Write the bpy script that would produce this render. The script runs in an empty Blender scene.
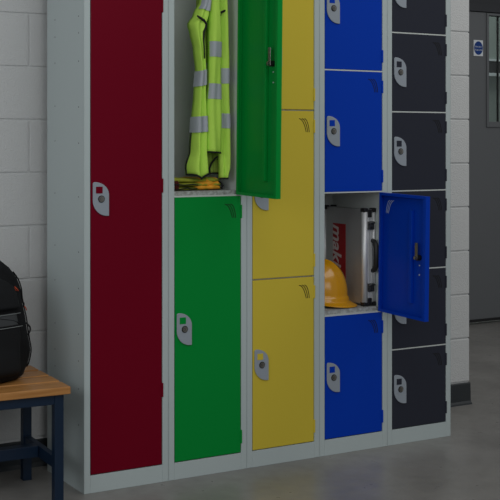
import bpy, bmesh, math, random
from mathutils import Vector, Matrix
random.seed(7)
S = bpy.context.scene
COL = S.collection
PI = math.pi

# ---------------------------------------------------------------- camera
TH = math.radians(28.4)
cam_d = bpy.data.cameras.new('camera')
cam = bpy.data.objects.new('camera', cam_d)
COL.objects.link(cam)
cam.location = (-1.4765, -3.2760, 1.1016)
cam.rotation_euler = (PI / 2, 0, -TH)
cam_d.sensor_width = 36
cam_d.lens = 1147 / 500 * 36
cam_d.shift_x = (250 - 167) / 500
cam_d.shift_y = (142 - 250) / 500
cam_d.clip_start = 0.05
S.camera = cam

# ---------------------------------------------------------------- world, lights, exposure
W = bpy.data.worlds.new('world')
S.world = W
W.use_nodes = True
bg = W.node_tree.nodes['Background']
bg.inputs['Color'].default_value = (0.93, 0.97, 1.0, 1)
bg.inputs['Strength'].default_value = 0.42


def area(name, loc, target, size, size_y, power, color=(1, 1, 1)):
    d = bpy.data.lights.new(name, 'AREA')
    d.shape = 'RECTANGLE'
    d.size = size
    d.size_y = size_y
    d.energy = power
    d.color = color
    o = bpy.data.objects.new(name, d)
    COL.objects.link(o)
    o.location = loc
    o.rotation_euler = (Vector(target) - Vector(loc)).to_track_quat('-Z', 'Y').to_euler()
    return o


area('ceiling_light_front', (0.6, -2.2, 3.1), (0.7, 0.1, 0.9), 2.6, 1.2, 42, (1, 0.985, 0.96))
area('fill_light_behind', (-0.9, -4.3, 1.95), (0.7, 0.0, 0.9), 2.4, 1.3, 34, (0.97, 0.99, 1))  # added fill, not a window: carries light into the open compartments
area('fill_light_left', (-2.6, -1.5, 1.6), (0.0, 0.15, 0.4), 1.6, 1.2, 29, (0.93, 0.97, 1))  # added fill, set below ceiling height to brighten the left side panel
area('ceiling_light_right', (3.1, -0.6, 3.0), (2.6, 0.6, 0.5), 1.2, 1.2, 33, (1, 0.98, 0.95))
area('fill_light_corridor', (3.9, 2.9, 2.6), (3.9, 3.1, 0.0), 1.2, 0.5, 30, (0.96, 1, 0.98))  # added lamp that brightens the corridor behind the door glass

S.view_settings.view_transform = 'Standard'
S.view_settings.look = 'None'
S.view_settings.gamma = 1
S.view_settings.use_curve_mapping = False
S.view_settings.exposure = -1.0


# ---------------------------------------------------------------- materials
def mat(name, col, rough=0.5, metal=0.0, spec=0.5, coat=0.0, noise=None, bump=None, trans=0.0, ior=1.45):
    """noise=(scale, strength, second colour), bump=(scale, strength, distance)"""
    m = bpy.data.materials.new(name)
    m.use_nodes = True
    nt = m.node_tree
    b = nt.nodes['Principled BSDF']
    b.inputs['Base Color'].default_value = (*col, 1)
    b.inputs['Roughness'].default_value = rough
    b.inputs['Metallic'].default_value = metal
    b.inputs['Specular IOR Level'].default_value = spec
    b.inputs['Coat Weight'].default_value = coat
    b.inputs['Transmission Weight'].default_value = trans
    b.inputs['IOR'].default_value = ior
    tc = nt.nodes.new('ShaderNodeTexCoord')
    if noise:
        n = nt.nodes.new('ShaderNodeTexNoise')
        n.inputs['Scale'].default_value = noise[0]
        n.inputs['Detail'].default_value = 5
        n.inputs['Roughness'].default_value = 0.65
        r = nt.nodes.new('ShaderNodeValToRGB')
        r.color_ramp.elements[0].position = 0.5 - noise[1]
        r.color_ramp.elements[1].position = 0.5 + noise[1]
        r.color_ramp.elements[0].color = (*noise[2], 1)
        r.color_ramp.elements[1].color = (*col, 1)
        nt.links.new(tc.outputs['Object'], n.inputs['Vector'])
        nt.links.new(n.outputs['Fac'], r.inputs['Fac'])
        nt.links.new(r.outputs['Color'], b.inputs['Base Color'])
    if bump:
        n = nt.nodes.new('ShaderNodeTexNoise')
        n.inputs['Scale'].default_value = bump[0]
        n.inputs['Detail'].default_value = 4
        bm_ = nt.nodes.new('ShaderNodeBump')
        bm_.inputs['Strength'].default_value = bump[1]
        bm_.inputs['Distance'].default_value = bump[2]
        nt.links.new(tc.outputs['Object'], n.inputs['Vector'])
        nt.links.new(n.outputs['Fac'], bm_.inputs['Height'])
        nt.links.new(bm_.outputs['Normal'], b.inputs['Normal'])
    return m


M = {}
M['frame'] = mat('light_grey_powder_coat', (0.50, 0.57, 0.57), 0.42, bump=(900, 0.08, 0.0004))
M['inside'] = mat('light_grey_locker_inside', (0.62, 0.66, 0.64), 0.5, bump=(700, 0.1, 0.0004))  # paler than the frame paint to stand in for light bouncing inside
M['shelf_dirty'] = mat('scuffed_shelf_paint', (0.50, 0.52, 0.51), 0.6, noise=(90, 0.16, (0.24, 0.235, 0.22)))
M['lip_and_lit_slit'] = mat('shelf_edge_and_lit_slit_paint', (0.62, 0.66, 0.64), 0.45)  # also the pale slits of the open doors, painted as if lit through
M['hole'] = mat('dark_rivet', (0.06, 0.07, 0.09), 0.5)
M['gap'] = mat('dark_gap', (0.03, 0.03, 0.03), 0.8)
M['red'] = mat('dark_red_powder_coat', (0.170, 0.0002, 0.012), 0.32, spec=0.15, bump=(900, 0.1, 0.0004))
M['green'] = mat('green_powder_coat', (0.001, 0.27, 0.040), 0.32, spec=0.15, bump=(900, 0.1, 0.0004))
M['yellow'] = mat('yellow_powder_coat', (0.68, 0.53, 0.055), 0.32, spec=0.15, bump=(900, 0.1, 0.0004))
M['blue'] = mat('blue_powder_coat', (0.001, 0.045, 0.46), 0.32, spec=0.15, bump=(900, 0.1, 0.0004))
M['charcoal'] = mat('charcoal_powder_coat', (0.031, 0.034, 0.048), 0.32, spec=0.15, bump=(900, 0.1, 0.0004))
M['slit'] = mat('black_slit', (0.006, 0.006, 0.006), 0.9)
M['lock_plate'] = mat('grey_lock_plastic', (0.33, 0.37, 0.42), 0.4)
M['chrome'] = mat('nickel_lock_metal', (0.40, 0.38, 0.35), 0.3, metal=1.0)
M['block'] = mat('white_painted_block', (0.60, 0.61, 0.61), 0.62, bump=(240, 0.6, 0.004))
M['mortar'] = mat('painted_mortar', (0.60, 0.61, 0.61), 0.7, bump=(120, 0.3, 0.002))
M['skirting'] = mat('black_vinyl_skirting', (0.028, 0.033, 0.037), 0.45)
M['door_grey'] = mat('dark_grey_door_paint', (0.135, 0.142, 0.150), 0.5)
M['door_dark'] = mat('charcoal_door_frame_paint', (0.035, 0.037, 0.042), 0.5)
M['white'] = mat('white_vinyl', (0.72, 0.75, 0.78), 0.4)
M['sign_blue'] = mat('sign_blue', (0.002, 0.04, 0.22), 0.35)
M['navy'] = mat('navy_steel_paint', (0.003, 0.016, 0.042), 0.4)
M['black'] = mat('black_plastic', (0.012, 0.012, 0.013), 0.42)
M['bag'] = mat('black_woven_fabric', (0.009, 0.0095, 0.011), 0.8, spec=0.25, noise=(60, 0.2, (0.005, 0.005, 0.006)), bump=(350, 0.5, 0.002))
M['bag_pocket'] = mat('charcoal_woven_fabric', (0.011, 0.012, 0.0135), 0.8, spec=0.25, bump=(350, 0.5, 0.002))
M['bag_band'] = mat('grey_fabric_band', (0.045, 0.049, 0.052), 0.7, bump=(350, 0.3, 0.001))
M['bag_pipe'] = mat('pale_reflective_piping', (0.22, 0.24, 0.24), 0.5)
M['zip_orange'] = mat('orange_zip_pull', (0.5, 0.06, 0.012), 0.5)
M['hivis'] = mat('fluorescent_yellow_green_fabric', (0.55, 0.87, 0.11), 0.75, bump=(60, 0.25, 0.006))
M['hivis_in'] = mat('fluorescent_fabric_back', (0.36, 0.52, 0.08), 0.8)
M['reflect'] = mat('silver_reflective_tape', (0.42, 0.45, 0.50), 0.5, bump=(50, 0.2, 0.004))
M['hem'] = mat('black_binding', (0.008, 0.009, 0.010), 0.8)
M['folded_yellow'] = mat('folded_yellow_fabric', (0.42, 0.42, 0.03), 0.75, noise=(25, 0.25, (0.25, 0.30, 0.03)), bump=(50, 0.4, 0.006))
M['folded_orange'] = mat('folded_orange_fabric', (0.95, 0.45, 0.03), 0.7, noise=(40, 0.25, (0.80, 0.32, 0.02)), bump=(60, 0.35, 0.004))
M['strap_red'] = mat('dark_red_strap', (0.09, 0.008, 0.006), 0.7)
M['hat'] = mat('yellow_orange_helmet_plastic', (0.76, 0.35, 0.004), 0.22, coat=0.4)
M['alu'] = mat('brushed_aluminium', (0.78, 0.79, 0.80), 0.5, metal=0.55)
M['alu_dark'] = mat('aluminium_channel', (0.36, 0.38, 0.40), 0.4, metal=0.8)
M['case_panel'] = mat('pebbled_aluminium_panel', (0.46, 0.47, 0.48), 0.45, metal=0.6, bump=(160, 0.5, 0.002))
M['label_red'] = mat('red_label_vinyl', (0.33, 0.003, 0.008), 0.5)
M['label_white'] = mat('label_lettering_white', (0.62, 0.55, 0.55), 0.4)
M['latch'] = mat('dark_latch_metal', (0.18, 0.185, 0.19), 0.35, metal=0.8, noise=(160, 0.2, (0.02, 0.02, 0.02)))
M['far_wall'] = mat('grey_green_corridor_paint', (0.30, 0.34, 0.32), 0.8)


def wood_mat():
    m = bpy.data.materials.new('varnished_beech')
    m.use_nodes = True
    nt = m.node_tree
    b = nt.nodes['Principled BSDF']
    tc = nt.nodes.new('ShaderNodeTexCoord')
    mp = nt.nodes.new('ShaderNodeMapping')
    mp.inputs['Scale'].default_value = (3, 40, 40)
    n = nt.nodes.new('ShaderNodeTexNoise')
    n.inputs['Scale'].default_value = 2.0
    n.inputs['Detail'].default_value = 6
    n.inputs['Distortion'].default_value = 0.6
    r = nt.nodes.new('ShaderNodeValToRGB')
    r.color_ramp.elements[0].position = 0.3
    r.color_ramp.elements[1].position = 0.7
    r.color_ramp.elements[0].color = (0.40, 0.17, 0.042, 1)
    r.color_ramp.elements[1].color = (0.55, 0.26, 0.080, 1)
    nt.links.new(tc.outputs['Object'], mp.inputs['Vector'])
    nt.links.new(mp.outputs['Vector'], n.inputs['Vector'])
    nt.links.new(n.outputs['Fac'], r.inputs['Fac'])
    nt.links.new(r.outputs['Color'], b.inputs['Base Color'])
    b.inputs['Roughness'].default_value = 0.33
    return m


M['wood'] = wood_mat()


def floor_mat():
    m = bpy.data.materials.new('grey_screed_floor')
    m.use_nodes = True
    nt = m.node_tree
    b = nt.nodes['Principled BSDF']
    tc = nt.nodes.new('ShaderNodeTexCoord')
    n = nt.nodes.new('ShaderNodeTexNoise')
    n.inputs['Scale'].default_value = 3.0
    n.inputs['Detail'].default_value = 8
    n.inputs['Roughness'].default_value = 0.7
    r = nt.nodes.new('ShaderNodeValToRGB')
    r.color_ramp.elements[0].position = 0.35
    r.color_ramp.elements[1].position = 0.68
    r.color_ramp.elements[0].color = (0.180, 0.174, 0.164, 1)
    r.color_ramp.elements[1].color = (0.245, 0.237, 0.224, 1)
    n2 = nt.nodes.new('ShaderNodeTexNoise')
    n2.inputs['Scale'].default_value = 18.0
    n2.inputs['Detail'].default_value = 6
    r2 = nt.nodes.new('ShaderNodeMapRange')
    r2.inputs['From Min'].default_value = 0.3
    r2.inputs['From Max'].default_value = 0.7
    r2.inputs['To Min'].default_value = 0.27
    r2.inputs['To Max'].default_value = 0.40
    bp = nt.nodes.new('ShaderNodeBump')
    bp.inputs['Strength'].default_value = 0.12
    bp.inputs['Distance'].default_value = 0.004
    for a in (n, n2):
        nt.links.new(tc.outputs['Object'], a.inputs['Vector'])
    nt.links.new(n.outputs['Fac'], r.inputs['Fac'])
    nt.links.new(r.outputs['Color'], b.inputs['Base Color'])
    nt.links.new(n2.outputs['Fac'], r2.inputs['Value'])
    nt.links.new(r2.outputs['Result'], b.inputs['Roughness'])
    nt.links.new(n2.outputs['Fac'], bp.inputs['Height'])
    nt.links.new(bp.outputs['Normal'], b.inputs['Normal'])
    return m


M['floor'] = floor_mat()


def glass_mat():
    m = bpy.data.materials.new('clear_glazing')
    m.use_nodes = True
    b = m.node_tree.nodes['Principled BSDF']
    b.inputs['Base Color'].default_value = (0.85, 0.93, 0.90, 1)
    b.inputs['Roughness'].default_value = 0.02
    b.inputs['Transmission Weight'].default_value = 1.0
    b.inputs['IOR'].default_value = 1.45
    return m


M['glass'] = glass_mat()


# ---------------------------------------------------------------- mesh helpers
class MB:
    """collects shapes and links them as ONE mesh object"""

    def __init__(self):
        self.bm = bmesh.new()

    def box(self, x0, x1, y0, y1, z0, z1, mi=0, bev=0.0):
        b = self.bm
        vs = [b.verts.new((x, y, z)) for x in (x0, x1) for y in (y0, y1) for z in (z0, z1)]
        fs = []
        for idx in ((0, 1, 3, 2), (4, 6, 7, 5), (0, 4, 5, 1), (2, 3, 7, 6), (0, 2, 6, 4), (1, 5, 7, 3)):
            f = b.faces.new([vs[i] for i in idx])
            f.material_index = mi
            fs.append(f)
        if bev > 0:
            es = list({e for f in fs for e in f.edges})
            r = bmesh.ops.bevel(b, geom=es, offset=bev, segments=2, affect='EDGES', profile=0.6)
            for f in r['faces']:
                f.material_index = mi
        return self

    def tube(self, pts, r, n=8, mi=0, closed=False):
        b = self.bm
        pts = [Vector(p) for p in pts]
        rings = []
        N = len(pts)
        up = Vector((0, 0, 1))
        prev = None
        for i, p in enumerate(pts):
            a = pts[i - 1] if (i > 0 or closed) else p
            c = pts[(i + 1) % N] if (i < N - 1 or closed) else p
            t = (c - a).normalized()
            if prev is None:
                s = t.cross(up)
                if s.length < 1e-3:
                    s = t.cross(Vector((0, 1, 0)))
            else:                                   # carry the last frame along so the tube never twists
                s = prev - t * prev.dot(t)
            s.normalize()
            prev = s
            q = s.cross(t)
            rr = r[i] if isinstance(r, (list, tuple)) else r
            rings.append([b.verts.new(p + s * (rr * math.cos(2 * PI * k / n)) + q * (rr * math.sin(2 * PI * k / n))) for k in range(n)])
        m = N if closed else N - 1
        for i in range(m):
            A, B = rings[i], rings[(i + 1) % N]
            for k in range(n):
                f = b.faces.new((A[k], A[(k + 1) % n], B[(k + 1) % n], B[k]))
                f.material_index = mi
                f.smooth = True
        if not closed:
            for R in (rings[0], rings[-1]):
                f = b.faces.new(R)
                f.material_index = mi
        return self

    def prism(self, pts, off, mi=0, smooth=False):
        """polygon pts extruded by the vector off"""
        b = self.bm
        off = Vector(off)
        A = [b.verts.new(p) for p in pts]
        B = [b.verts.new(Vector(p) + off) for p in pts]
        for f in (b.faces.new(A), b.faces.new(B[::-1])):
            f.material_index = mi
        n = len(pts)
        for i in range(n):
            f = b.faces.new((A[i], A[(i + 1) % n], B[(i + 1) % n], B[i]))
            f.material_index = mi
            f.smooth = smooth
        return self

    def grid(self, fn, nu, nv, mi=0, wrap=False):
        b = self.bm
        g = [[b.verts.new(fn(u / (nu if wrap else nu), v / nv)) for u in range(nu if wrap else nu + 1)] for v in range(nv + 1)]
        w = nu if wrap else nu
        for v in range(nv):
            for u in range(w):
                u2 = (u + 1) % nu if wrap else u + 1
                f = b.faces.new((g[v][u], g[v][u2], g[v + 1][u2], g[v + 1][u]))
                f.material_index = mi
                f.smooth = True
        return self

    def build(self, name, mats, parent=None, loc=(0, 0, 0), weld=False):
        if weld:
            bmesh.ops.remove_doubles(self.bm, verts=self.bm.verts, dist=1e-5)
        bmesh.ops.recalc_face_normals(self.bm, faces=self.bm.faces)
        me = bpy.data.meshes.new(name)
        self.bm.to_mesh(me)
        self.bm.free()
        for m in (mats if isinstance(mats, (list, tuple)) else [mats]):
            me.materials.append(m)
        o = bpy.data.objects.new(name, me)
        COL.objects.link(o)
        o.location = loc
        if parent:
            o.parent = parent
        return o


def tag(o, label, cat, group=None, kind=None):
    o['label'] = label
    o['category'] = cat
    if group:
        o['group'] = group
    if kind:
        o['kind'] = kind
    return o


def thing(name, loc, label, cat, group=None, rz=0):
    o = bpy.data.objects.new(name, None)
    o.empty_display_size = 0.05
    COL.objects.link(o)
    o.location = loc
    o.rotation_euler = (0, 0, rz)
    return tag(o, label, cat, group)


def struct(o):
    o['kind'] = 'structure'
    return o


def text_mesh(name, body, size, m, parent, mat4, extrude=0.0002, shear=0.0, align='CENTER', bold=0.0, xs=1.0):
    c = bpy.data.curves.new(name, 'FONT')
    c.body = body
    c.size = size
    c.extrude = extrude
    c.shear = shear
    c.offset = bold
    c.align_x = align
    c.align_y = 'CENTER'
    t = bpy.data.objects.new(name, c)
    COL.objects.link(t)
    bpy.context.view_layer.update()
    me = bpy.data.meshes.new_from_object(t.evaluated_get(bpy.context.evaluated_depsgraph_get()))
    bpy.data.objects.remove(t)
    me.materials.clear()
    me.materials.append(m)
    me.transform(Matrix.Diagonal((xs, 1, 1, 1)))
    me.transform(mat4)
    o = bpy.data.objects.new(name, me)
    COL.objects.link(o)
    o.parent = parent
    return o


# ================================================================ THE SETTING
WY = 0.372          # face of the block wall
WX = 1.945          # right end of the block wall
ROW, BL = 0.180, 0.400

# floor
f = MB().box(-2.6, 6.4, -4.6, 4.2, -0.05, 0.0).build('floor', M['floor'])
struct(f)

# back wall: painted blocks in running bond, real recessed joints
w = MB()
w.box(-2.6, WX - 0.003, WY + 0.0045, WY + 0.2, 0.0, 2.98, 1)
for ROW, zst, xa, xb in ((0.180, 0.097, -2.6, 1.164), (0.184, 0.092, 1.164, WX)):
  z = zst - ROW
  k = -1
  while z < 2.9:
    x = -0.036 - BL * 7 + (0 if k % 2 == 1 else BL / 2)
    while x < xb:
        x0, x1 = max(x, xa), min(x + BL, xb)
        z0, z1 = max(z, 0.0), min(z + ROW, 2.98)
        if x1 - x0 > 0.02 and z1 - z0 > 0.02:
            w.box(x0 + (0.0026 if x0 > -2.6 else 0), x1 - (0.0026 if x1 < WX else 0), WY, WY + 0.1 if x1 < WX else WY + 0.2,
                  z0 + 0.0026, z1 - 0.0026, 0, 0.003)
        x += BL
    z += ROW
    k += 1
struct(w.build('wall_back', [M['block'], M['mortar']]))

# wall running back from the corner, far wall round the door, wall seen through the door glass
struct(MB().box(WX - 0.2, WX - 0.004, WY + 0.2, 1.95, 0, 2.98).build('wall_return', M['block']))
DY = 1.935
fw = MB()
fw.box(WX - 0.2, 3.30, DY + 0.03, DY + 0.2, 0, 2.98)
fw.box(4.55, 6.4, DY + 0.03, DY + 0.2, 0, 2.98)
fw.box(3.30, 4.55, DY + 0.03, DY + 0.2, 2.45, 2.98)
struct(fw.build('wall_far', M['block']))
struct(MB().box(2.6, 6.4, 3.25, 3.40, 0, 2.98).build('wall_corridor', M['far_wall']))

# skirting
sk = MB()
prof = [(0, 0), (-0.018, 0.0), (-0.016, 0.006), (-0.009, 0.014), (-0.007, 0.086), (-0.004, 0.090), (0, 0.090)]
sk.prism([(-2.6, WY + a, b) for a, b in prof], (WX + 2.6, 0, 0))
struct(sk.build('baseboard_back', M['skirting']))

# far door with vision panel
dr = MB()
gx0, gx1, gz0, gz1 = 3.564, 3.86, 1.226, 1.872
dx0, dx1, dz1 = 3.365, 4.49, 1.888
dr.box(dx0, gx0, DY, DY + 0.045, 0.012, dz1)
dr.box(gx1, dx1, DY, DY + 0.045, 0.012, dz1)
dr.box(gx0, gx1, DY, DY + 0.045, 0.012, gz0)
dr.box(gx0, gx1, DY, DY + 0.045, gz1, dz1)
# glazing bead: raised frame on the leaf
dr.box(gx0 - 0.018, gx0 - 0.001, DY - 0.009, DY, gz0 - 0.034, gz1 + 0.012, 0, 0.002)
dr.box(gx1 + 0.001, gx1 + 0.018, DY - 0.009, DY, gz0 - 0.034, gz1 + 0.012, 0, 0.002)
dr.box(gx0 - 0.001, gx1 + 0.001, DY - 0.009, DY, gz0 - 0.034, gz0, 0, 0.002)
dr.box(gx0 - 0.001, gx1 + 0.001, DY - 0.009, DY, gz1, gz1 + 0.012, 0, 0.002)
door = struct(dr.build('door_1', M['door_grey']))
MB().box(gx0, gx1, DY + 0.018, DY + 0.026, gz0, gz1).build('glass_pane', M['glass'], door)
MB().box(3.657, 3.661, DY + 0.012, DY + 0.030, gz0, gz1).build('glazing_bar', M['black'], door)
MB().box(dx0, dx1, DY - 0.006, DY, 0.014, 0.030).build('threshold_seal', M['black'], door)
ph = MB()
ph.tube([(4.38, DY - 0.002, 0.84), (4.38, DY - 0.05, 0.84), (4.38, DY - 0.05, 1.10), (4.38, DY - 0.002, 1.10)], 0.009)
ph.build('pull_handle', M['chrome'], door)
df = MB()
df.box(3.30, 3.36, DY - 0.012, DY + 0.10, 0, 2.45)
df.box(4.495, 4.55, DY - 0.012, DY + 0.10, 0, 2.45)
df.box(3.36, 4.495, DY - 0.012, DY + 0.10, dz1 + 0.004, dz1 + 0.05)
df.box(3.36, 4.495, DY + 0.01, DY + 0.05, dz1 + 0.05, 2.45)
struct(df.build('trim_1', M['door_dark']))

# hatch seen through the door glass
hx0, hx1, hz0, hz1 = 4.62, 4.98, 1.625, 1.718
hatch = thing('wall_hatch', (4.8, 3.25, hz0), 'dark wall hatch with pale sills seen through the grey door glass', 'hatch')
hb = MB()
hb.box(hx0 - 4.8, hx1 - 4.8, -0.012, -0.001, 0, hz1 - hz0)
hb.build('opening', M['black'], hatch)
hb = MB()
hb.box(hx0 - 4.81, hx1 - 4.79, -0.05, -0.001, -0.022, 0)
hb.box(hx0 - 4.81, hx1 - 4.79, -0.03, -0.001, hz1 - hz0, hz1 - hz0 + 0.014)
hb.build('sill', M['white'], hatch)
hb = MB()
hb.box(hx0 - 4.79, hx0 - 4.745, -0.03, -0.012, 0.02, hz1 - hz0 - 0.015)
hb.build('paper_box', M['far_wall'], hatch)

# blue mandatory sign on the door
sg = thing('fire_door_sign', (3.481, DY, 1.670), 'small square white sign with a blue disc on the dark grey door', 'sign')
MB().box(-0.037, 0.037, -0.003, -0.0005, -0.048, 0.048).build('sign_plate', M['white'], sg)
pts = [(0.034 * math.cos(2 * PI * i / 32), -0.0045, 0.034 * 1.2 * math.sin(2 * PI * i / 32)) for i in range(32)]
MB().prism(pts, (0, 0.0015, 0)).build('blue_disc', M['sign_blue'], sg)
R90 = Matrix.Rotation(PI / 2, 4, 'X')
text_mesh('sign_lettering', 'Fire door', 0.0140, M['white'], sg, Matrix.Translation((0, -0.005, 0.008)) @ R90)
text_mesh('sign_lettering', 'Keep shut', 0.0140, M['white'], sg, Matrix.Translation((0, -0.005, -0.011)) @ R90)

# ================================================================ LOCKERS
LW, LD, LH = 0.3007, 0.300, 1.830
PZ, TZ = 0.057, 1.789       # bottom and top of the doors


def lock_outline(w_, h_):
    """leaf: full corners top left and bottom right, swept corners on the other two"""
    pts = []
    n = 12
    # from bottom right going up the right side
    pts += [(w_, 0.0), (w_, 0.62 * h_)]
    for i in range(1, n + 1):
        a = (PI / 2) * i / n
        pts.append((w_ * 0.12 + w_ * 0.88 * math.cos(a), 0.62 * h_ + 0.38 * h_ * math.sin(a)))
    pts += [(0.004, h_), (0.0, h_ - 0.004), (0.0, 0.46 * h_)]
    for i in range(1, n + 1):
        a = (PI / 2) * i / n
        pts.append((w_ * 0.88 - w_ * 0.88 * math.cos(a), 0.46 * h_ - 0.46 * h_ * math.sin(a)))
    return pts


def make_door(parent, colour, wd, hgt, origin, opened=False, deg=90, cname='', hasvent=True):
    """door hung at its right edge; local x runs from -wd to 0, y is depth into the locker"""
    D = 0.018
    mb = MB()
    t = 0.0015
    if opened:
        mb.box(-wd, 0, 0, t, 0, hgt)
        mb.box(-wd, -wd + t, t, D, 0, hgt)
        mb.box(-t, 0, t, D, 0, hgt)
        mb.box(-wd + t, -t, t, D, 0, t)
        mb.box(-wd + t, -t, t, D, hgt - t, hgt)
        lp = 0.010
        mb.box(-wd + t, -wd + lp + 0.004, D - t, D, t, hgt - t)
        mb.box(-lp, -t, D - t, D, t, hgt - t)
        mb.box(-wd + lp + 0.004, -lp, D - t, D, t, lp)
        mb.box(-wd + lp + 0.004, -lp, D - t, D, hgt - lp, hgt - t)
    else:
        mb.box(-wd, 0, 0, D, 0, hgt, 0, 0.0016)
    d = mb.build('door', colour, parent, origin)
    if opened:
        d.rotation_euler = (0, math.radians(-1.1), math.radians(deg))
        # stiffening channel, two bends facing into the compartment
        ch = MB()
        zc0, zc1 = 0.052, hgt - 0.052
        ch.box(-0.158 - 0.016, -0.158, t, 0.013, zc0, zc1, 0, 0.002)
        ch.build('stiffener', colour, d)
        # lock body and cam on the inside face
        lb = MB()
        zc = hgt / 2
        pts = [(-0.205 + 0.010 * math.cos(2 * PI * i / 20), t, zc + 0.010 * math.sin(2 * PI * i / 20)) for i in range(20)]
        lb.prism(pts, (0, 0.014, 0))
        lb.build('lock_body', M['black'], d)
        cm = MB()
        cm.box(-0.2125, -0.1985, 0.0165, 0.0195, zc - 0.006, zc + 0.052, 0, 0.001)
        pts = [(-0.2055 + 0.0065 * math.cos(2 * PI * i / 16), 0.0195, zc + 0.0065 * math.sin(2 * PI * i / 16)) for i in range(16)]
        cm.prism(pts, (0, 0.006, 0))
        cm.build('lock_cam', M['chrome'], d)
        for dz_ in (-0.027, -0.060):
            sc = MB()
            pts = [(-0.205 + 0.0025 * math.cos(2 * PI * i / 10), t, zc + dz_ + 0.0025 * math.sin(2 * PI * i / 10)) for i in range(10)]
            sc.prism(pts, (0, 0.002, 0))
            sc.build('rivet', M['frame'], d)
    # lock plate
    lw, lh = 0.056, 0.107
    lx0, lz0 = -wd + 0.0055, hgt / 2 - lh / 2
    mb = MB()
    mb.prism([(lx0 + a, -0.0045, lz0 + b) for a, b in lock_outline(lw, lh)], (0, 0.004, 0))
    lkp = mb.build('lock_plate', M['lock_plate'], d)
    bv = lkp.modifiers.new('bevel', 'BEVEL')
    bv.width = 0.0012
    bv.segments = 2
    bv.limit_method = 'ANGLE'
    mb = MB()
    mb.box(lx0 + 0.010, lx0 + 0.033, -0.0052, -0.0044, lz0 + lh * 0.665, lz0 + lh * 0.865, 0, 0.0003)
    mb.build('number_window', colour, d)
    cx, cz = lx0 + 0.0285, lz0 + lh * 0.50
    mb = MB()
    ring = lambda r, y: [(cx + r * math.cos(2 * PI * i / 24), y, cz + r * math.sin(2 * PI * i / 24)) for i in range(24)]
    mb.prism(ring(0.0112, -0.0062), (0, 0.003, 0), 1)
    mb.prism(ring(0.0086, -0.0080), (0, 0.003, 0), 0)
    mb.prism(ring(0.0058, -0.0088), (0, 0.002, 0), 1)
    mb.prism(ring(0.0050, -0.0096), (0, 0.002, 0), 0)
    mb.box(cx - 0.0008, cx + 0.0008, -0.0100, -0.0094, cz - 0.0035, cz + 0.0035, 1)
    mb.build('lock_cylinder', [M['chrome'], M['gap']], d)
    # three curved ventilation slits
    mb = MB()
    yv0, yv1 = (-0.0004, 0.0002)
    if opened:
        yv1 = t + 0.0004
    for j in range(3):
        xo = j * 0.0112
        P = []
        for i in range(9):
            s = i / 8
            a = s * math.radians(62)
            px = -0.0625 + xo * (1 - 0.42 * s) + 0.034 * math.sin(a)
            pz = hgt - 0.0265 - 0.0875 * (1 - math.cos(a))
            P.append((px, pz))
        L = [(a_, b_) for a_, b_ in P]
        ww = 0.0008 if opened else 0.0013
        for i in range(8):
            (a0, b0), (a1, b1) = L[i], L[i + 1]
            tx, tz = a1 - a0, b1 - b0
            ln = math.hypot(tx, tz)
            nx, nz = -tz / ln * ww, tx / ln * ww
            mb.prism([(a0 + nx, yv0, b0 + nz), (a1 + nx, yv0, b1 + nz), (a1 - nx, yv0, b1 - nz), (a0 - nx, yv0, b0 - nz)], (0, yv1 - yv0, 0))
    mb.build('vent', M['lip_and_lit_slit'] if opened else M['slit'], d)  # open doors: pale colour imitates lit surfaces seen through the slits
    # hinges
    for hz in ((0.030, hgt - 0.075) if hgt < 1.2 else (0.218, 0.88, hgt - 0.265)):
        mb = MB()
        if opened:
            mb.box(-0.002, 0.006, -0.004, 0.004, hz, hz + 0.045, 0, 0.001)
        else:
            mb.box(-0.002, 0.0050, -0.0022, 0.004, hz, hz + 0.045, 0, 0.001)
        mb.build('hinge', colour, d)
    return d


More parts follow.
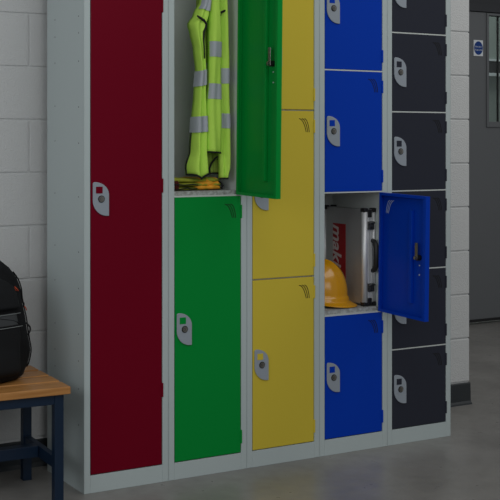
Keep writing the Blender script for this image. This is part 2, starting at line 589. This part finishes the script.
def make_locker(i, colour, tiers, label, opened=None, deg=90, seam_y=0.001, lip='light'):
    x0 = i * LW
    L = thing('locker', (x0, 0, 0), label, 'locker', None)
    W_ = LW
    t = 0.0012
    e = 0.0004
    # side panels
    mb = MB()
    mb.box(e, e + t, 0.0, LD, 0, LH)
    if i == 0:
        for zs, yv in (((1.499, 1.446, 1.357, 1.212, 1.098, 0.928, 0.754, 0.639, 0.495, 0.41, 0.322, 0.208), 0.042),
                       ((1.505, 1.448, 1.362, 1.22, 1.105, 0.933, 0.761, 0.646, 0.504, 0.418, 0.362), 0.233)):
            for z_ in zs:
                r_ = 0.0022
                pts = [(e - 0.0006, yv + r_ * math.cos(2 * PI * q / 8), z_ + r_ * math.sin(2 * PI * q / 8)) for q in range(8)]
                mb.prism(pts, (0.0006, 0, 0), 1)
    mb.build('side_panel', [M['frame'], M['hole']], L)
    mb = MB()
    mb.box(W_ - e - t, W_ - e, 0.0, LD, 0, LH)
    mb.build('side_panel', M['frame'], L)
    MB().box(e + t, W_ - e - t, LD - t, LD, 0, LH).build('back_panel', M['inside'], L)
    MB().box(e + t, W_ - e - t, 0.0, LD - t, LH - 0.002, LH).build('top_panel', M['frame'], L)
    # front posts
    for a, b in ((e + t, 0.0215), (W_ - 0.0225, W_ - e - t)):
        MB().box(a, b, 0.0, 0.020, 0, LH - 0.002, 0, 0.0015).build('front_post', M['frame'], L)
    # inner linings behind the posts
    MB().box(0.020, 0.0212, 0.020, LD - 0.002, PZ, TZ).build('lining', M['inside'], L)
    MB().box(W_ - 0.0222, W_ - 0.021, 0.020, LD - 0.002, PZ, TZ).build('lining', M['inside'], L)
    # plinth and head rail
    MB().box(0.0215, W_ - 0.0225, 0.0, 0.020, 0.0, PZ - 0.0015, 0, 0.001).build('plinth', M['frame'], L)
    MB().box(0.0215, W_ - 0.0225, 0.0, 0.020, TZ + 0.002, LH - 0.002, 0, 0.001).build('head_rail', M['frame'], L)
    # floor of the locker
    MB().box(0.0215, W_ - 0.0225, 0.020, LD - 0.003, PZ - 0.004, PZ).build('base_shelf', M['inside'], L)
    pitch = (TZ - PZ) / tiers
    for k in range(1, tiers):
        zz = PZ + k * pitch
        mb = MB()
        mb.box(0.0215, W_ - 0.0225, 0.0205, LD - 0.003, zz + 0.0145, zz + 0.0160, 0)      # top sheet
        mb.box(0.0215, W_ - 0.0225, 0.0195, 0.0205, zz - 0.004, zz + 0.0160, 0)           # dirty front lip
        mb.box(0.0215, W_ - 0.0225, seam_y, 0.0195, zz - 0.0022, zz + 0.0022, 1)          # thin cross rail
        mb.build('shelf', [M['shelf_dirty'], M['lip_and_lit_slit']], L)
    x_l, x_r = 0.0235, W_ - 0.0250
    for k in range(tiers):
        za = PZ + k * pitch + (0.0026 if k else 0.001)
        zb = PZ + (k + 1) * pitch - 0.0026
        make_door(L, colour, x_r - x_l, zb - za, (x_r, 0.0, za), opened == k, deg)
    return L


make_locker(0, M['red'], 1, 'tall grey locker with one full-height dark red door, nearest the bench')
make_locker(1, M['green'], 2, 'two-door green locker, its upper door open on a hanging hi-vis vest', opened=1, deg=88)
make_locker(2, M['yellow'], 3, 'three-door yellow locker between the green and the blue columns', seam_y=0.010)
make_locker(3, M['blue'], 4, 'four-door blue locker, one door open on a hard hat and metal case', opened=1, deg=89.3)
make_locker(4, M['charcoal'], 6, 'six-door charcoal locker at the right end by the bare block wall')

# ================================================================ HI-VIS VEST hanging in the green locker
def X_(px, y=0.045):
    return 0.399 + (px - 188) * 0.00389 + (y - 0.045) * 0.59


def Z_(y):
    return 1.573 - 0.00332 * y


def lerp_rows(rows, z):
    """rows sorted from the top: (z, left, right)"""
    if z >= rows[0][0]:
        return rows[0][1:]
    for a, b in zip(rows, rows[1:]):
        if a[0] >= z >= b[0]:
            s = (a[0] - z) / (a[0] - b[0] + 1e-9)
            s = s * s * (3 - 2 * s)
            return [a[i] + (b[i] - a[i]) * s for i in (1, 2)]
    return rows[-1][1:]


def panel_fn(rows, y0, amp, freq, ph, bulge, tilt=0.0):
    yy_ = y0 - bulge * 0.3
    rows = [(Z_(r[0]), X_(r[1], yy_), X_(r[2], yy_)) for r in rows]
    zt, zb = rows[0][0], rows[-1][0]

    def fn(u, v, off=0.0, z=None):
        z = zt + (zb - zt) * v if z is None else z
        vv = (zt - z) / (zt - zb)
        l, r = lerp_rows(rows, z)
        x = l + (r - l) * u
        y = y0 + tilt * (u - 0.5) - bulge * math.sin(PI * u) + amp * math.sin(2 * PI * (freq * u + ph + 0.25 * math.sin(3 * vv))) * (0.35 + 0.65 * vv)
        y += 0.004 * math.sin(9 * vv + 3 * u)
        # rims wrap back so the panel has depth
        y += 0.020 * (abs(2 * u - 1) ** 6)
        return Vector((x, y + off, z))
    return fn, zt, zb


vest = thing('safety_vest', (0.483, 0.060, 1.70), 'yellow-green hi-vis vest with silver bands hanging inside the open green locker', 'vest')
VO = Vector((-0.483, -0.060, -1.70))


def vest_panel(name, rows, y0, amp, freq, ph, bulge, bands, hem_bottom=True, m='hivis', hem_left=False, hem_right=False, tilt=0.0, bottom=None):
    fn, zt, zb = panel_fn(rows, y0, amp, freq, ph, bulge, tilt)
    if bottom:
        def fnb(u, v):
            p = fn(u, v)
            s = max(0.0, (v - 0.88) / 0.12)
            p.z += bottom(u) * s + 0.0005
            return p
    else:
        fnb = fn
    mb = MB().grid(lambda u, v: fnb(u, v) + VO, 20, 60)
    o = mb.build(name, M[m], vest)
    sd = o.modifiers.new('thickness', 'SOLIDIFY')
    sd.thickness = 0.002
    sd.offset = 1
    for (ya, yb, ua, ub, skew) in bands:
        za, zb_ = Z_(ya), Z_(yb)

        def bf(u, v):
            uu = ua + (ub - ua) * u
            zq = za + (zb_ - za) * v + skew * (u - 0.5)
            p = fn(uu, 0, 0, z=zq)
            q_ = fn(min(uu + 0.01, 1), 0, 0, z=zq) - fn(max(uu - 0.01, 0), 0, 0, z=zq)
            nn = q_.cross(Vector((0, 0, 1))).normalized()
            return p + nn * 0.0035 + VO
        MB().grid(bf, 16, 5).build('reflective_band', M['reflect'], vest)
    path = []
    if hem_left:
        path += [fnb(0.015, hem_left + (1 - hem_left) * i / 14) for i in range(15)]
    if hem_bottom:
        path += [fnb(0.015 + 0.97 * i / 14, 1.0) for i in range(15)]
    if hem_right:
        path += [fnb(0.985, 1 - (1 - hem_right) * i / 14) for i in range(15)]
    if path:
        q = [path[0]]
        for p in path[1:]:
            if (p - q[-1]).length > 0.002:
                q.append(p)
        MB().tube([p + Vector((0, -0.002, 0)) + VO for p in q], 0.0032, 6).build('hem', M['hem'], vest)
    return fn


# inner back layer, left front, middle fold, right front
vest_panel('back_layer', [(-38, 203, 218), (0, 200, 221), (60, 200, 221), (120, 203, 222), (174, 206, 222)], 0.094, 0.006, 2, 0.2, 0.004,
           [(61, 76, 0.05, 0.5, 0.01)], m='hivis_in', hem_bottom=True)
vest_panel('left_front', [(-38, 211.5, 215.5), (0, 203.0, 210.0), (12, 197.5, 209.5), (24, 191.3, 207.5), (33, 193.5, 204.9), (48, 196.5, 205.5),
                          (72, 198.5, 206.5), (92, 197.0, 207.0), (125, 195.2, 208.0), (150, 194.0, 207.0), (168, 189.5, 209.0), (175, 190.0, 209.5)],
           0.052, 0.009, 1.9, 0.1, 0.014,
           [(-12, 9, 0.1, 1.0, -0.012), (69.5, 85, 0.0, 1.0, 0.008), (116, 132, 0.0, 1.0, 0.004)], hem_left=0.8, hem_right=0.92,
           bottom=lambda u: -0.016 * math.exp(-((u - 0.5) / 0.2) ** 2) + 0.004 * u)
vest_panel('middle_fold', [(-38, 211, 216), (0, 212, 219.5), (40, 210.5, 222), (85, 210, 222), (110, 208.5, 222), (152, 207.5, 221.3)],
           0.038, 0.005, 1.3, 0.35, 0.013,
           [(40.5, 56, 0.05, 0.95, -0.002), (83, 98.5, 0.05, 0.97, -0.002)], bottom=lambda u: -0.004 * u)
vest_panel('right_front', [(-38, 214.5, 219.5), (0, 220.0, 227.5), (30, 220.5, 228.5), (67, 221.0, 230.5), (120, 221.5, 231.5), (150, 221.0, 230.7), (166, 221.5, 229.8), (179, 221.5, 226.5)],
           0.046, 0.007, 1.5, 0.6, 0.009,
           [(67, 82.5, 0.02, 1.0, 0.0), (113, 128, 0.02, 1.0, -0.002)], hem_right=0.78)
# armhole binding on the left front and cap of the right shoulder
P = [(197, 15.5), (200, 17.5), (203.5, 19.5), (206, 23), (205.5, 27), (203.6, 31), (203.4, 38), (204, 48), (204.3, 58)]
MB().tube([Vector((X_(a, 0.032), 0.032, Z_(b))) + VO for i, (a, b) in enumerate(P)], [0.0028, 0.0042, 0.0042, 0.004, 0.0038, 0.0034, 0.0028, 0.0024, 0.002], 6).build('armhole_binding', M['hem'], vest)
P = [(219.8, 14), (220.5, 10.5), (223, 9.3), (226.5, 7.5)]
MB().tube([Vector((X_(a, 0.036), 0.036, Z_(b))) + VO for a, b in P], 0.0038, 6).build('armhole_binding', M['hem'], vest)
P = [(209.5, 175), (209, 169), (211.5, 163), (215.6, 158.2), (219, 156.3), (221, 155), (218, 159.5), (221.5, 165)]
MB().tube([Vector((X_(a, 0.066), 0.066, Z_(b))) + VO for a, b in P], 0.0034, 6).build('hem', M['hem'], vest)
# hanging loop that goes up to the coat hook
MB().tube([Vector((X_(213), 0.05, Z_(-38))) + VO, Vector((0.486, 0.055, 1.725)) + VO, Vector((X_(216), 0.07, Z_(-38))) + VO], 0.003, 6).build('hanging_loop', M['hem'], vest)

hk = thing('coat_hook', (0.486, 0.055, 1.79), 'metal coat hook holding up the hi-vis vest in the green locker', 'hook')
MB().tube([(0, 0, 0.036), (0, 0, -0.045), (0, 0.006, -0.058), (0, 0.018, -0.066), (0, 0.028, -0.055), (0, 0.03, -0.04)], 0.003, 8).build('hook_rod', M['chrome'], hk)
MB().box(-0.02, 0.02, -0.012, 0.012, 0.0335, 0.0378).build('hook_plate', M['chrome'], hk)

# ================================================================ FOLDED HI-VIS GARMENT on the green locker's shelf
SZ = PZ + (TZ - PZ) / 2 + 0.0160
fg = thing('folded_safety_garment', (0.450, 0.102, SZ), 'folded yellow and orange hi-vis garment lying under the hanging vest', 'clothing')


def fold_layer(mb, x0, x1, y0, y1, z0, z1, mi, wob):
    n, mseg = 22, 14

    def fn(u, v):
        a = 2 * PI * u
        cx_, cz_ = (y0 + y1) / 2, (z0 + z1) / 2
        ex = 0.35
        yy = cx_ + (y1 - y0) / 2 * math.copysign(abs(math.cos(a)) ** ex, math.cos(a))
        zz = cz_ + (z1 - z0) / 2 * math.copysign(abs(math.sin(a)) ** 0.8, math.sin(a))
        x = x0 + (x1 - x0) * v
        k_ = 1 - 0.25 * (abs(2 * v - 1) ** 10)
        yy += 0.003 * math.sin(17 * v + wob)
        zz = max(z0, zz) + 0.0015 * math.sin(11 * v + wob * 2) * (zz > cz_)
        return (x, cx_ + (yy - cx_) * k_, cz_ + (zz - cz_) * k_)
    mb.grid(fn, n, mseg, mi, wrap=True)


mb = MB()
fold_layer(mb, -0.115, 0.098, -0.045, 0.10, 0.0005, 0.013, 0, 0.3)
fold_layer(mb, -0.114, 0.094, -0.048, 0.10, 0.013, 0.026, 0, 1.6)
fold_layer(mb, -0.113, 0.09, -0.043, 0.098, 0.026, 0.042, 0, 2.9)
mb.build('folded_body', M['folded_yellow'], fg)
mb = MB()
fold_layer(mb, -0.015, 0.084, -0.052, 0.100, 0.001, 0.0195, 0, 0.3)
fold_layer(mb, -0.012, 0.082, -0.048, 0.100, 0.0120, 0.0330, 0, 1.2)
fold_layer(mb, -0.014, 0.080, -0.040, 0.100, 0.0260, 0.0420, 0, 2.2)
mb.build('orange_section', M['folded_orange'], fg)
mb = MB()
fold_layer(mb, -0.098, -0.082, -0.054, -0.02, 0.002, 0.033, 0, 0.0)
mb.build('strap', M['strap_red'], fg)
mb = MB()
mb.tube([(-0.113, -0.0490, 0.0205), (-0.09, -0.0560, 0.0215), (-0.06, -0.0495, 0.0190), (-0.03, -0.0525, 0.0215), (-0.012, -0.0560, 0.0190)], 0.0022, 6)
mb.build('binding', M['hem'], fg)
mb = MB()
mb.tube([(-0.113, -0.0460, 0.0065), (-0.08, -0.0560, 0.0060), (-0.05, -0.0500, 0.0100), (-0.035, -0.0500, 0.0060), (-0.014, -0.0540, 0.0070)], 0.0020, 6)
mb.build('binding', M['hem'], fg)
mb = MB()
mb.tube([(0.084, -0.045, 0.006), (0.090, -0.046, 0.015), (0.084, -0.036, 0.024), (0.088, -0.01, 0.032)], 0.0045, 6)
mb.build('binding', M['hem'], fg)

# ================================================================ HARD HAT in the blue locker
BZ = PZ + (TZ - PZ) / 4 + 0.0160
hat = thing('hard_hat', (1.0205, 0.147, BZ + 0.0055), 'glossy yellow-orange hard hat inside the open blue locker', 'helmet', rz=math.radians(-60))


def hat_pt(a, s, off=0.0):
    """a: angle (0 = towards the peak), s: 0 crown .. 1 rim"""
    ca, sa = math.cos(a), math.sin(a)
    th_ = s * PI / 2
    rx, ry, rz = 0.094 + off, 0.082 + off, 0.128 + off
    r = math.sin(th_) ** 0.92
    zz = 0.032 + rz * (math.cos(th_) ** 0.95 if th_ < PI / 2 - 1e-6 else 0)
    return Vector((rx * r * ca, ry * r * sa, zz))


def shell_fn(u, v):
    a = 2 * PI * u
    if v <= 0.70:
        p = hat_pt(a, max(v / 0.70, 0.001))
        # shallow raised ribs running front to back
        rib = 0.0
        for c0 in (0.0, 0.035, -0.035):
            rib += 0.0035 * math.exp(-((p.y - c0) / 0.006) ** 2)
        s = v / 0.70
        p += Vector((0, 0, rib * max(0, (1 - s ** 4))))
        return p
    s = (v - 0.70) / 0.30
    b = hat_pt(a, 1.0)
    peak = max(0.0, math.cos(a)) ** 1.6
    out = Vector((math.cos(a), math.sin(a), 0))
    if s < 0.45:                           # upright band above the brim
        q = s / 0.45
        return b + out * (0.006 * q ** 0.4) + Vector((0, 0, -0.018 * q))
    q = (s - 0.45) / 0.55
    reach = 0.005 + 0.026 * peak
    return b + out * (0.006 + reach * q) + Vector((0, 0, -0.018 - (0.006 + 0.010 * peak) * q ** 0.9))


mb = MB().grid(shell_fn, 64, 50, 0, wrap=True)
sh = mb.build('shell', M['hat'], hat, weld=True)
sd = sh.modifiers.new('thickness', 'SOLIDIFY')
sd.thickness = 0.0025
sd.offset = -1
mb = MB()
mb.grid(lambda u, v: hat_pt(2 * PI * u, 1.0, -0.012) + Vector((0, 0, -0.030 + 0.032 * v)), 40, 2, 0, wrap=True)
hb_ = mb.build('headband', M['black'], hat)
sd = hb_.modifiers.new('thickness', 'SOLIDIFY')
sd.thickness = 0.002

# ================================================================ ALUMINIUM CASE
CX0, CX1, CY0, CY1, CZ0, CZ1 = 1.124, 1.178, 0.034, 0.290, BZ, 0.862
cs = thing('tool_case', (1.151, 0.15, BZ), 'aluminium tool case standing on end beside the hard hat', 'case')
lx = lambda v: v - 1.151
ly = lambda v: v - 0.15
hC = CZ1 - CZ0
MB().box(lx(CX0) + 0.007, lx(CX1) - 0.004, ly(CY0) + 0.006, ly(CY1) - 0.004, 0.006, hC - 0.006).build('case_body', M['case_panel'], cs)
# rounded corner extrusions along the four upright and the horizontal edges
for (xx, yy) in ((lx(CX0) + 0.009, ly(CY0) + 0.009), (lx(CX1) - 0.007, ly(CY0) + 0.008), (lx(CX0) + 0.007, ly(CY1) - 0.008), (lx(CX1) - 0.007, ly(CY1) - 0.008)):
    r_ = 0.0115 if (xx < 0 and yy < 0) else 0.0075
    mb = MB().tube([(xx, yy, 0.014), (xx, yy, hC - 0.014)], r_, 20)
    mb.build('edge_trim', M['alu'], cs)
# centre channels on the narrow front face
mb = MB()
for a, b in ((-0.010, -0.004), (-0.0015, 0.003), (0.006, 0.011)):
    mb.box(a, b, ly(CY0) - 0.0005, ly(CY0) + 0.012, 0.016, hC - 0.018, 0, 0.001)
mb.build('front_channel', M['alu'], cs)
mb = MB().box(-0.013, 0.020, ly(CY0) + 0.003, ly(CY0) + 0.012, 0.012, hC - 0.012)
mb.build('front_recess', M['alu_dark'], cs)
for zc in (0.0075, hC - 0.0085):
    for xx in (lx(CX0) + 0.010, lx(CX1) - 0.009):
        for yy in (ly(CY0) + 0.010, ly(CY1) - 0.010):
            mb = MB().box(xx - (0.0118 if xx < 0 else 0.006), xx + 0.0092, yy - 0.0122, yy + 0.0122, zc - 0.0073, zc + 0.0085, 0, 0.0045)
            mb.build('corner_cap', M['black'], cs)
mb = MB()
mb.box(-0.012, 0.006, ly(CY0) - 0.004, ly(CY0) + 0.01, hC - 0.034, hC - 0.006, 0, 0.003)
mb.build('hinge_clip', M['black'], cs)
mb = MB()
mb.box(-0.012, 0.006, ly(CY0) - 0.004, ly(CY0) + 0.01, 0.004, 0.030, 0, 0.003)
mb.build('hinge_clip', M['black'], cs)
for zc in (0.293, 0.068):
    mb = MB()
    mb.box(-0.013, 0.015, ly(CY0) - 0.007, ly(CY0) + 0.004, zc - 0.015, zc + 0.015, 0, 0.002)
    mb.box(-0.009, 0.011, ly(CY0) - 0.012, ly(CY0) - 0.006, zc - 0.010, zc + 0.004, 0, 0.002)
    mb.tube([(-0.012, ly(CY0) - 0.010, zc + 0.010), (0.014, ly(CY0) - 0.010, zc + 0.010)], 0.003, 8)
    mb.build('latch', M['latch'], cs)
# handle standing out of the front face
mb = MB()
zc0, zc1 = 0.128, 0.238
yf = ly(CY0)
xh = 0.012
P = [(xh, yf + 0.002, zc0), (xh, yf - 0.010, zc0 + 0.004), (xh, yf - 0.019, zc0 + 0.020), (xh, yf - 0.021, (zc0 + zc1) / 2), (xh, yf - 0.019, zc1 - 0.020), (xh, yf - 0.010, zc1 - 0.004), (xh, yf + 0.002, zc1)]
mb.tube(P, [0.008, 0.009, 0.010, 0.011, 0.010, 0.009, 0.008], 12)
mb.build('handle', M['black'], cs)
# red label with lettering on the broad side
xs = lx(CX0) + 0.007
ly0, ly1 = 0.152, 0.230
MB().box(xs - 0.0008, xs - 0.0001, ly(ly0), ly(ly1), 0.797 - BZ - 0.215, 0.797 - BZ).build('label_plate', M['label_red'], cs)
# reading direction -Z, letter tops towards -Y
TM = Matrix(((0, 0, -1, xs - 0.0010), (0, -1, 0, ly(0.2070)), (-1, 0, 0, 0.797 - BZ - 0.002), (0, 0, 0, 1)))
text_mesh('label_lettering', 'makita', 0.074, M['label_white'], cs, TM, shear=0.25, align='LEFT', bold=0.0014, xs=1.10)

# ================================================================ BENCH
BH = 0.362
bx1, by0, by1 = -0.082, -0.085, 0.285
bl = 1.30
byaw = math.radians(-2.6)
bc = Vector((bx1, by0, 0)) + Matrix.Rotation(byaw, 3, 'Z') @ Vector((-bl / 2, (by1 - by0) / 2, 0))
bench = thing('bench', bc, 'bench with varnished wooden slats on a navy steel frame', 'bench', rz=byaw)
hx, hy = bl / 2, (by1 - by0) / 2
sw = (by1 - by0 - 3 * 0.015) / 4
for k in range(4):
    ya = -hy + k * (sw + 0.015)
    MB().box(-hx, hx, ya, ya + sw, BH - 0.023, BH, 0, 0.003).build('slat', M['wood'], bench)
q = 0.029
fz = BH - 0.0235
for sx in (-1, 1):
    for sy in (-1, 1):
        cx_, cy_ = sx * (hx - 0.018 - q / 2), (hy - 0.034 - q / 2 if sy > 0 else -hy + 0.012 + q / 2)
        MB().box(cx_ - q / 2, cx_ + q / 2, cy_ - q / 2, cy_ + q / 2, 0.0, fz, 0, 0.002).build('leg', M['navy'], bench)
    cx_ = sx * (hx - 0.018 - q / 2)
    MB().box(cx_ - 0.010, cx_ + 0.010, -hy + 0.012 + q, hy - 0.034 - q, 0.110, 0.146, 0, 0.002).build('end_rail', M['navy'], bench)
    MB().box(cx_ - 0.016, cx_ + 0.016, -hy + 0.012 + q, hy - 0.034 - q, fz - 0.028, fz, 0, 0.002).build('end_apron', M['navy'], bench)
for sy in (-1, 1):
    cy_ = hy - 0.034 - 0.016 if sy > 0 else -hy + 0.012 + 0.014
    MB().box(-hx + 0.018 + q, hx - 0.018 - q, cy_ - 0.013, cy_ + 0.013, fz - 0.030, fz, 0, 0.002).build('apron', M['navy'], bench)
MB().box(-hx + 0.044, hx - 0.044, -0.018, 0.018, 0.112, 0.148, 0, 0.002).build('stretcher', M['navy'], bench)

# ================================================================ BACKPACK
bag = thing('backpack', (-0.283, 0.128, BH + 0.0006), 'black backpack with grey band and orange zip pulls on the wooden bench', 'backpack', rz=math.radians(20))
rows = [  # z, half width, half depth, y shift
    (0.000, 0.090, 0.070, 0.0), (0.004, 0.112, 0.086, 0.0), (0.015, 0.128, 0.097, 0.0), (0.040, 0.141, 0.102, 0.0),
    (0.085, 0.146, 0.104, 0.0), (0.135, 0.141, 0.102, 0.002), (0.185, 0.135, 0.098, 0.004), (0.235, 0.130, 0.094, 0.008),
    (0.275, 0.124, 0.088, 0.012), (0.312, 0.114, 0.079, 0.018), (0.345, 0.097, 0.066, 0.024), (0.368, 0.072, 0.050, 0.029), (0.382, 0.035, 0.026, 0.031)]


def bag_at(z):
    for a, b in zip(rows, rows[1:]):
        if a[0] <= z <= b[0]:
            s = (z - a[0]) / (b[0] - a[0])
            return [a[i] + (b[i] - a[i]) * s for i in (1, 2, 3)]
    return list(rows[-1][1:])


def bag_pt(a, z, off=0.0, wr=1.0):
    hw, hd, ys = bag_at(z)
    e_ = 0.72
    ca, sa = math.cos(a), math.sin(a)
    x = (hw + off) * math.copysign(abs(ca) ** e_, ca)
    y = (hd + off) * math.copysign(abs(sa) ** e_, sa) + ys
    wz = wr * (0.0022 * math.sin(31 * z + 3 * a) + 0.0016 * math.sin(57 * z + 5 * a))
    return Vector((x + wz * ca, y + wz * sa, z))


def zs_(v):
    n = len(rows) - 1
    i = min(int(v * n), n - 1)
    s = v * n - i
    return rows[i][0] + (rows[i + 1][0] - rows[i][0]) * s


mb = MB().grid(lambda u, v: bag_pt(2 * PI * u, zs_(v)), 48, 60, 0, wrap=True)
bm_ = mb.bm
bm_.verts.ensure_lookup_table()
for idx in (range(48), range(len(bm_.verts) - 48, len(bm_.verts))):
    try:
        bm_.faces.new([bm_.verts[i] for i in idx])
    except ValueError:
        pass
mb.build('bag_body', M['bag'], bag)


def front_patch(name, a0, a1, z0, z1, off, m, arch=0.0, parent=bag, n=30, nv=24):
    """raised pocket on the front (angles in degrees, -90 is the middle of the front)"""
    def fn(u, v):
        a = math.radians(a0 + (a1 - a0) * u)
        e_ = abs(2 * u - 1)
        zt = z1 - arch * e_ ** 3
        z_ = z0 + (zt - z0) * v
        edge = min(1.0, min(u, 1 - u) * 12, min(v, 1 - v) * 10)
        return bag_pt(a, z_, off * edge ** 0.5 + 0.0005)
    return MB().grid(fn, n, nv).build(name, m, parent)


pk = front_patch('front_pocket', -160, -74, 0.020, 0.215, 0.018, M['bag_pocket'], 0.02)
front_patch('upper_pocket', -162, -66, 0.222, 0.330, 0.016, M['bag_pocket'], 0.055)
front_patch('grey_band', -156, -76, 0.176, 0.212, 0.021, M['bag_band'], 0.0)
for zb_ in (0.174, 0.213):
    pts = [bag_pt(math.radians(a), zb_, 0.0215) for a in range(-156, -75, 4)]
    MB().tube(pts, 0.0012, 6).build('reflective_piping', M['bag_pipe'], bag)
# zip tracks along the side gussets
for a_, off in ((-24, 0.003), (-8, 0.002), (20, 0.002)):
    pts = [bag_pt(math.radians(a_ - 10 * math.sin(z_ * 8)), z_, off) for z_ in [0.03 + 0.012 * i for i in range(26)]]
    MB().tube(pts, 0.0022, 6).build('zip', M['bag'], bag)
pts = [bag_pt(math.radians(a), 0.150 + 0.10 * math.sin(math.radians((a + 160) * 180 / 88)) ** 0.5 * 0.62, 0.020) for a in range(-158, -75, 4)]
MB().tube(pts, 0.0020, 6).build('zip', M['bag'], bag)
for a_, z_ in ((-74, 0.292), (-58, 0.228), (-69, 0.290)):
    p = bag_pt(math.radians(a_), z_, 0.012)
    q_ = bag_pt(math.radians(a_ + 4), z_ - 0.014, 0.013)
    MB().tube([p, (p + q_) / 2 + Vector((0.001, -0.001, 0)), q_], 0.0017, 6).build('zip_pull', M['zip_orange'], bag)
# side compression strap loops
for z0_, z1_, r_ in ((0.168, 0.125, 0.014), (0.235, 0.215, 0.006)):
    p0 = bag_pt(math.radians(-20), z0_, 0.0)
    p1 = bag_pt(math.radians(-20), z1_, 0.0)
    pts = [p0]
    for i in range(1, 8):
        s = i / 8
        pts.append(p0.lerp(p1, s) + Vector((r_ * 1.3 * math.sin(PI * s) + 0.002, 0, 0)))
    pts.append(p1)
    MB().tube(pts, 0.0028, 6).build('side_strap', M['black'], bag)
# carrying handle and shoulder straps on the back
MB().tube([(-0.03, 0.05, 0.355), (-0.02, 0.055, 0.385), (0.02, 0.055, 0.385), (0.03, 0.05, 0.355)], 0.006, 8).build('top_handle', M['bag'], bag)
for sx in (-1, 1):
    pts = []
    for i in range(13):
        s = i / 12
        z_ = 0.335 - 0.28 * s
        hw, hd, ys = bag_at(z_)
        pts.append(Vector((sx * (0.045 + 0.035 * s), hd + ys + 0.002 + 0.014 * math.sin(PI * s), z_)))
    MB().tube(pts, 0.010, 8).build('shoulder_strap', M['bag'], bag)
